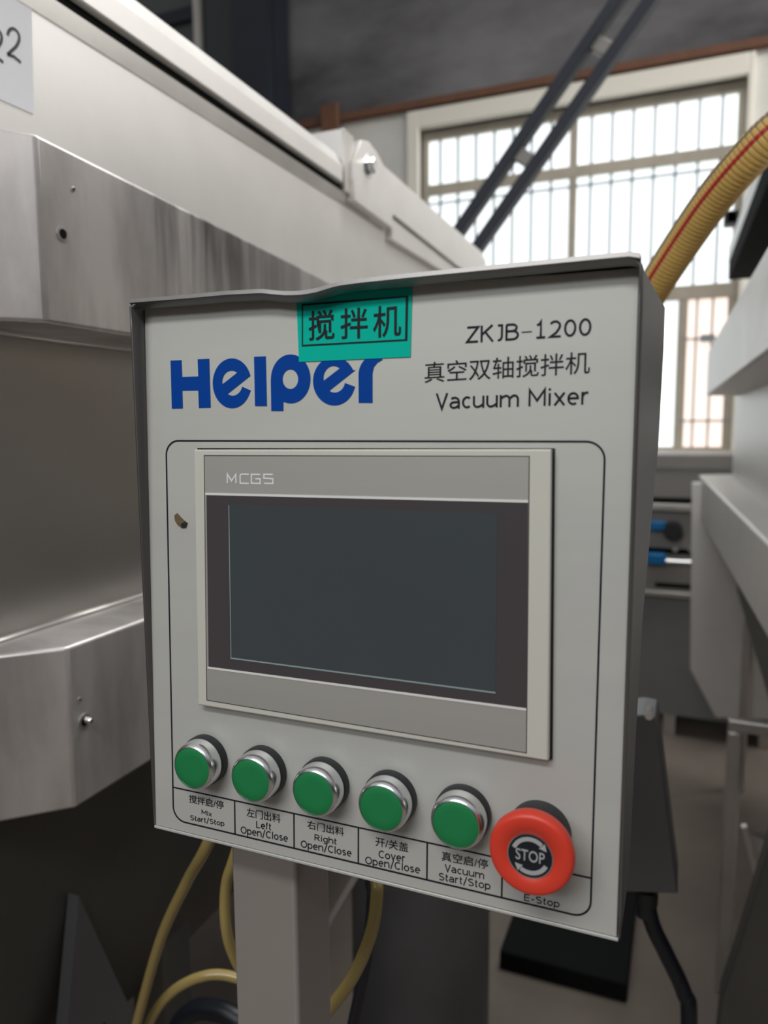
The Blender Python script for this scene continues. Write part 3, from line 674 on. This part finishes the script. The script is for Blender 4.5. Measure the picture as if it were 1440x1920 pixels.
# printed frame with label cells
xl_ = pl(312, 860)[0]; xl2 = pl(325, 1500)[0]; xr_ = pl(1131, 860)[0]; xr2 = pl(1112, 1640)[0]
bt = (pl(340, 829.5)[1] + pl(1095, 824)[1]) / 2
bb = (pl(347, 1540.7)[1] + pl(1085, 1718)[1]) / 2
xL, xR = (xl_ + xl2) / 2, (xr_ + xr2) / 2
rad = .0095; arc = []
for cx, cy, a0 in ((xR - rad, bt - rad, 0), (xL + rad, bt - rad, 90), (xL + rad, bb + rad, 180), (xR - rad, bb + rad, 270)):
    for k in range(9): a = math.radians(a0 + k * 11.25); arc.append((cx + rad * math.cos(a), cy + rad * math.sin(a)))
g = G(); stroke(g, arc, .0010, .0001, .0003, True)
bs = (pl(325.6, 1474)[1] + pl(1110, 1649)[1]) / 2
stroke(g, [(xL, bs), (xR, bs)], .0009, .0001, .0003)
for u, v in ((440.5, 1530), (551.5, 1557), (672, 1586), (800.8, 1616), (941, 1663)):
    a, b = pl(u, v); stroke(g, [(a, bs), (a, bb)], .0009, .0001, .0003)
g.build('printed_border', M['ink'], fp)
print_text('ZKJB\u20131200', (873.9, 643.4), (1109.3, 628.7), (875, 612.6), M['ink'], fp)
lettering('真空双轴搅拌机', (796.2, 718), (1105.6, 700), (798, 679.4), M['ink'], fp, cjk=True)
print_text('Vacuum Mixer', (816.9, 767.5), (1104.5, 758), (816, 738), M['ink'], fp)
for s_, a, b, c, cj in (
    ('搅拌启/停', (355.3, 1504.5), (419.5, 1517.8), (356, 1489.5), 1), ('Mix', (378.3, 1526), (397.4, 1530.8), (378.3, 1517), 0), ('Start/Stop', (356.9, 1537), (421, 1549), (357, 1526.5), 0),
    ('左门出料', (462.7, 1530.5), (526, 1543), (464, 1514.5), 1), ('Left', (480.7, 1551.7), (509, 1556.5), (480.7, 1537.3), 0), ('Open/Close', (451.7, 1561.7), (540, 1578.3), (452, 1546.7), 0),
    ('右门出料', (576.7, 1553), (645, 1568), (577.7, 1537.5), 1), ('Right', (590, 1575), (631.7, 1583.5), (590, 1562), 0), ('Open/Close', (564.3, 1588), (659.3, 1606), (565, 1573), 0),
    ('开/关盖', (704.4, 1585.6), (765.6, 1598), (704.4, 1568.5), 1), ('Cover', (710, 1607.8), (760, 1616.5), (710, 1591.5), 0), ('Open/Close', (685, 1619), (787.8, 1637.8), (685, 1603), 0),
    ('真空启/停', (828.3, 1613), (915, 1630), (828.3, 1595.5), 1), ('Vacuum', (833.8, 1633), (907.8, 1648), (833.8, 1617.5), 0), ('Start/Stop', (822.2, 1649.2), (919.7, 1668), (822.2, 1633.7), 0),
    ('E-Stop', (982.5, 1688), (1049.4, 1701.6), (982.5, 1673.5), 0)):
    (lettering(s_, a, b, c, M['ink'], fp, cjk=True) if cj else print_text(s_, a, b, c, M['ink'], fp, hs_=.87))
# blue logo lettering, drawn letter by letter
def lp(x, y): return pl(300 + x / 3.2727, 660 + y / 3.2727)
def ell(cx, cy, rx, ry, a0, a1, n_=20):
    return [(cx + rx * math.cos(math.radians(a0 + (a1 - a0) * i / n_)), cy - ry * math.sin(math.radians(a0 + (a1 - a0) * i / n_))) for i in range(n_ + 1)]
logo = [
    [[(66, 53), (133, 50), (137, 153), (236, 150), (232, 45), (303, 42), (312, 342), (240, 344), (236, 236), (138, 237), (141, 346), (74, 347)]],
    [ell(443, 192, 118, 153, 20, 341, 44)[:-1] + [(558, 236), (503, 212)] + ell(447, 195, 60, 73, -15, -118, 12) + [(415, 258), (556, 146)],
     ell(440, 182, 57, 68, 55, 190, 12) + [(386, 197), (475, 127)]],
    [[(578, 30), (650, 26), (657, 332), (584, 332)]],
    [ell(803, 165, 121, 150, 180, -111, 50) + [(758, 310), (758, 362), (684, 362), (681, 165)], ell(801, 167, 48, 60, 0, 350, 30)],
    [ell(1070, 179, 130, 149, 27, 346, 44)[:-1] + [(1198, 213), (1136, 190)] + ell(1073, 176, 64, 73, -14, -115, 12) + [(1043, 235), (1199, 112)],
     ell(1066, 160, 62, 74, 52, 190, 12) + [(1006, 176), (1106, 99)]],
    [[(1220, 312), (1219, 140)] + ell(1335, 140, 116, 125, 180, 95, 14)[1:] + [(1367, 48)] + [(1335, 66), (1314, 92), (1305, 130), (1305, 312)]]]
for lt in logo: flat('lettering', [[lp(*q) for q in L_] for L_ in lt], .0001, .0003, M['blue'], fp)
# rusty chip and scuffs on the plate
g = G(); pts_ = [(328, 966), (333, 962), (338, 968), (345, 975), (352, 980), (350, 988), (342, 990), (334, 984), (329, 976)]
g.loft([to3(*pl(*q), .00005) for q in pts_], [to3(*pl(*q), .0007) for q in pts_]); ch = g.build('rust_chip', M['rust'], fp)
pts_ = [(340, 983), (347, 978), (352, 981), (349, 989), (342, 989)]
G().loft([to3(*pl(*q), .00005) for q in pts_], [to3(*pl(*q), .0009) for q in pts_]).build('chip_hole', M['rubber'], fp)
# green sticker
c = [pl(556.5, 552), pl(561.3, 678.8), pl(770.2, 669.4), pl(773.5, 530)]
c[0] = (c[0][0], min(c[0][1], ph_ - .001)); c[3] = (c[3][0], min(c[3][1], ph_ - .001))
stk = G().loft([to3(*q, .00035) for q in c], [to3(*q, .0006) for q in c]).build('sticker', M['green_paper'], cp)
stk['label'] = 'green paper sticker'
so = .0006
fo = [pl(u, v, so) for u, v in ((566.2, 649.5), (763.9, 638.7), (765.7, 554.2), (566.2, 570.4))]
fi = [pl(u, v, so) for u, v in ((568.2, 646.5), (759.5, 636.0), (761.0, 557.6), (568.2, 573.6))]
flat('printed_frame', [fo, fi], so + .00005, so + .0003, M['ink'], stk)
for ch_, bl, br, tl in (('搅', (579, 639.5), (627.5, 636.5), (579, 583.5)), ('拌', (638.5, 636), (689.5, 633.5), (638.5, 579)), ('机', (699.5, 634.5), (752, 629.5), (699.5, 575.5))):
    lettering(ch_, bl, br, tl, M['ink'], stk, off=so, cjk=True, bold=.008)
# touchscreen unit
ts_o = .0062
gk = quad('touchscreen', [(374, 1316), (1035.5, 1424), (1040, 840.5), (370, 840)], .00005, .0012, M['rubber'], cp, at=.0012)
gk['label'] = 'switched-off touchscreen in a cream bezel'
bz = [pl(u, v, ts_o) for u, v in ((370, 1322), (1028.5, 1428), (1033.5, 842), (363.5, 843))]
G().loft([to3(*q, .0012) for q in bz], [to3(*q, ts_o) for q in bz]).build('bezel', M['bezel'], gk, bevel=.0011, seg=3)
quad('inlay', [(388, 1312), (987, 1411), (992.5, 856), (383, 854.5)], ts_o - .0005, ts_o + .0001, M['inlay'], gk)
g = G(); ib = [pl(u, v, ts_o) for u, v in ((388, 1312.5), (987, 1411.5), (992.5, 855.5), (383, 854))]
stroke(g, ib, .00045, ts_o, ts_o + .00025, True); g.build('inlay_seam', M['glass_frame'], gk)
g = G()
for a, b in (((385.5, 926), (990.5, 940)), ((390, 1251.5), (987, 1330))): stroke(G(), [pl(*a, ts_o), pl(*b, ts_o)], .0014, ts_o, ts_o + .0004).build('trim_line', M['lightline'], gk)
quad('screen_border', [(391, 1250), (987, 1328), (990, 941.5), (387, 928)], ts_o, ts_o + .0003, M['glass_frame'], gk)
quad('display', [(433, 1233), (929, 1298), (933, 963), (429, 946)], ts_o + .0002, ts_o + .0005, M['screen'], gk)
g = G()
for a, b, wd in (((433, 1233.5), (929.5, 1298.5), .0009), ((430, 947), (434, 1233), .0005)): stroke(g, [pl(*a, ts_o), pl(*b, ts_o)], wd, ts_o + .0002, ts_o + .0006)
g.build('display_edge', M['screen_edge'], gk)
# maker's lettering on the inlay: square letters
g = G(); la, lb_ = pl(426.8, 906, ts_o), pl(513, 906.3, ts_o); lt_ = pl(426.8, 889, ts_o)
Wd, Hd = lb_[0] - la[0], lt_[1] - la[1]
for x0, segs in ((0, [[(0, 0), (.0, 1), (.5, .25), (1, 1), (1, 0)]]), (.285, [[(1, 1), (.15, 1), (0, .85), (0, .0), (1, 0)]]), (.53, [[(1, .97), (0, .97), (0, 0), (1, 0), (1, .5), (.45, .5)]]), (.80, [[(1, .97), (.0, .97), (0, .55), (1, .5), (1, 0), (0, 0)]])):
    for sg in segs: stroke(g, [(la[0] + (x0 + q[0] * .19) * Wd, la[1] + q[1] * Hd + (lb_[1] - la[1]) * x0) for q in sg], .0009, ts_o + .0001, ts_o + .0003)
g.build('lettering', M['white_print'], gk)
# push buttons
def centre(u, v, off): a, b = pl(u, v, off); return to3(a, b, 0)
BO = .0165
bg_ = bs_ = None
for idx, (u, v, cap) in enumerate(((359.7, 1440, 'mix'), (469.7, 1463.3, 'left door'), (587.3, 1488, 'right door'), (714.3, 1516, 'cover'), (854, 1546.6, 'vacuum'))):
    c = centre(u, v, BO)
    if idx == 0:
        pb_ = G().cyl(c, NRM, [(.0002, .0164), (.005, .0164), (.0062, .0158)], 48); o1 = autosmooth(pb_.build('push_button', M['rubber'], cp))
        o2 = autosmooth(G().cyl(c, NRM, [(.006, .0156), (.0120, .0156), (.0150, .0149), (.0165, .0137), (.0166, .0133), (.0160, .0131)], 56).build('chrome_ring', M['chrome'], o1), 50)
        o3 = autosmooth(G().cyl(c, NRM, [(.0150, .0131), (.0163, .0131), (.0166, .0126), (.0167, .008)], 48).build('green_cap', M['green'], o1))
        c_first = c
    else:
        d_ = c - c_first
        n1 = o1.copy(); COL.objects.link(n1); n1.location = o1.location + d_
        for q in (o2, o3):
            n2 = q.copy(); COL.objects.link(n2); n2.parent = n1
        n1['label'] = 'green push button for the ' + cap
o1['label'] = 'green push button for the mix'
# emergency stop
EO = .0285
c = centre(994, 1605, EO)
es = autosmooth(G().cyl(c, NRM, [(.0002, .0170), (.006, .0170), (.009, .0160)], 48).build('emergency_stop', M['rubber'], cp))
es['label'] = 'red mushroom emergency stop button'
autosmooth(G().cyl(c, NRM, [(.0088, .0150), (.0165, .0148)], 48).build('grey_collar', M['greyplastic'], es))
autosmooth(G().cyl(c, NRM, [(.0135, .0160), (.0160, .0193), (.0195, .0214), (.0225, .0222), (.0250, .0223), (.0270, .0218), (.0282, .0211), (.0286, .0196), (.0284, .0122), (.0278, .0118)], 72).build('mushroom_head', M['red'], es), 60)
autosmooth(G().cyl(c, NRM, [(.0270, .0119), (.0287, .0119), (.0288, .0114), (.0283, .0113)], 56).build('chrome_rim', M['chrome'], es))
autosmooth(G().cyl(c, NRM, [(.0270, .0115), (.0285, .0115)], 48).build('label_disc', M['ink'], es))
ca = (c.x, (c - ORG).dot(UP))
cu = text_curve('STOP', .004); x0, x1, y0_, y1_ = text_bounds(cu)
curve_to_plate('lettering', cu, lambda x, y: (ca[0] + ((x - x0) / (x1 - x0) - .5) * .0150, ca[1] + ((y - y0_) / (y1_ - y0_) - .5) * .0060), .0285, .0288, M['silver_print'], es)
g = G()
for a0, a1 in ((160, 50), (-25, -122)):
    stroke(g, [(ca[0] + .0090 * math.cos(math.radians(a0 + (a1 - a0) * i / 14)), ca[1] + .0090 * math.sin(math.radians(a0 + (a1 - a0) * i / 14))) for i in range(15)], .0022, .0285, .0288)
for a in (44, -128):
    t_ = math.radians(a); dr_ = Vector((math.cos(t_), math.sin(t_))); tg = Vector((dr_.y, -dr_.x))
    tri = [dr_ * .0109 - tg * .0006, dr_ * .0068 - tg * .0006, dr_ * .0088 + tg * .003]
    g.loft([to3(ca[0] + q.x, ca[1] + q.y, .0285) for q in tri], [to3(ca[0] + q.x, ca[1] + q.y, .0288) for q in tri])
g.build('arrow_print', M['silver_print'], es)
# post under the box
x0_, x1_ = P(434, 1640, Y=.03).x, P(553, 1640, Y=.03).x
G().box(x0_, x1_, .03, .03 + (x1_ - x0_) * 1.0, .008, Z0 + .0005).build('mounting_post', M['post'], cp, bevel=.003, seg=3)
G().box(x0_ - .05, x1_ + .05, -.02, .14, 0, .0085).build('base_plate', M['post'], cp, bevel=.002)

# ================================================================== TUBES AND CABLES UNDER THE BOX
def tube(name, px, r, m, label, cat, group=None, down=(True, False)):
    pts_ = [P(u, v, Y=y) for u, v, y in px]
    a, b = pts_[0], pts_[-1]
    if not down[1]:                          # runs up to the back of the control box
        zt_ = a.z
        while zt_ < Z0 + .34 and back_y(zt_) < a.y + r * .6: zt_ += .002
        xe = a.x if a.x > .04 else max(.02, a.x + .055); pts_ = [Vector((xe, a.y, zt_ - .004)), Vector((xe * .8 + a.x * .2, a.y + .01, (zt_ + a.z) / 2))] + pts_
    if down[1]: pts_ = [Vector((a.x, a.y, r + .002)), Vector((a.x, a.y, .4)), Vector((a.x, a.y, a.z - .15))] + pts_
    if down[0]: pts_ = pts_ + [Vector((b.x, b.y, b.z - .15)), Vector((b.x, b.y, .4)), Vector((b.x, b.y, r + .002))]
    g = G(); sweep(g, [tuple(p) for p in pts_], r, 16, 14)
    return tag(g.build(name, M[m], None, smooth=True), label, cat, group)
GT = 'yellow tubes under the control box'
tube('air_tube', [(402, 1555, .13), (350, 1655, .17), (300, 1765, .20), (255, 1925, .22), (215, 2080, .22)], .0058, 'tube', 'dull yellow tube hanging straight down at the far left below the control box', 'tube', GT)
tube('air_tube', [(445, 1590, .13), (424, 1660, .13), (424, 1740, .13), (442, 1800, .14), (485, 1880, .16), (495, 1990, .16)], .005, 'tube', 'short yellow tube bowing out along the left edge of the post', 'tube', GT)
tube('air_tube', [(540, 2060, .27), (530, 1920, .27), (500, 1860, .27), (430, 1830, .26), (375, 1832, .25), (320, 1862, .24), (282, 1915, .24), (258, 2000, .24)], .0058, 'tube', 'yellow tube arching out to the left from behind the post', 'tube', GT, (True, True))
tube('air_tube', [(704, 1600, .20), (707, 1670, .19), (697, 1745, .18), (665, 1825, .17), (618, 1892, .16), (570, 1945, .16), (545, 2040, .16)], .0058, 'tube', 'glossy yellow tube curving in from the right behind the post', 'tube', GT)
tube('control_cable', [(702, 1600, .30), (699, 1680, .30), (693, 1760, .30), (679, 1840, .30), (660, 1930, .30), (645, 2020, .30)], .0066, 'cable', 'black cable hanging beside the glossy yellow tube right of the post', 'cable')
tube('control_cable', [(520, 2100, .35), (510, 1990, .35), (450, 1915, .35), (400, 1893, .35), (360, 1897, .35), (330, 1935, .35), (322, 2020, .35)], .013, 'cable', 'thick black cable loop at the bottom edge left of the post', 'cable', None, (True, True))

# ================================================================== JUNCTION HOUSING RIGHT OF THE BOX
JY = .62
pj = [P(1205, 1340, Y=JY), P(1229, 1345, Y=JY), P(1236, 1390, Y=JY), P(1271, 1676, Y=JY), P(1150, 1672, Y=JY), P(1150, 1345, Y=JY)]
jb = thing('valve_housing', (pj[4].x, JY + .03, 0), 'dark grey tapered sheet housing just right of the control box with bolt on top', 'housing')
G().loft([(p.x, JY, p.z) for p in pj], [(p.x, JY + .07, p.z) for p in pj]).build('housing_plate', M['motor'], jb, bevel=.002)
bq = P(1217, 1336, Y=JY)
autosmooth(G().cyl((bq.x, JY + .01, bq.z - .004), (0, -1, 0), [(-.02, .004), (.008, .004), (.008, .0055), (.014, .0055)], 6).build('bolt', M['chrome'], jb), 20)
cq = [P(1212, 1672, Y=JY + .03), P(1222, 1730, Y=JY + .03), P(1250, 1790, Y=JY + .04), P(1282, 1860, Y=JY + .05), P(1292, 1925, Y=JY + .05)]
g = G(); sweep(g, [tuple(p + Vector((0, 0, .01))) for p in cq[:1]] + [tuple(p) for p in cq] + [(cq[-1].x + .005, JY + .06, .45), (cq[-1].x - .01, JY + .07, .2), (cq[-1].x - .02, JY + .08, .001)], .0115, 18, 14)
g.build('conduit', M['cable'], jb, smooth=True)
autosmooth(G().cyl((cq[0].x, JY + .03, cq[0].z + .004), (0, 0, -1), [(0, .016), (.02, .016), (.02, .0125), (.04, .0125)], 20).build('gland', M['rubber'], jb))
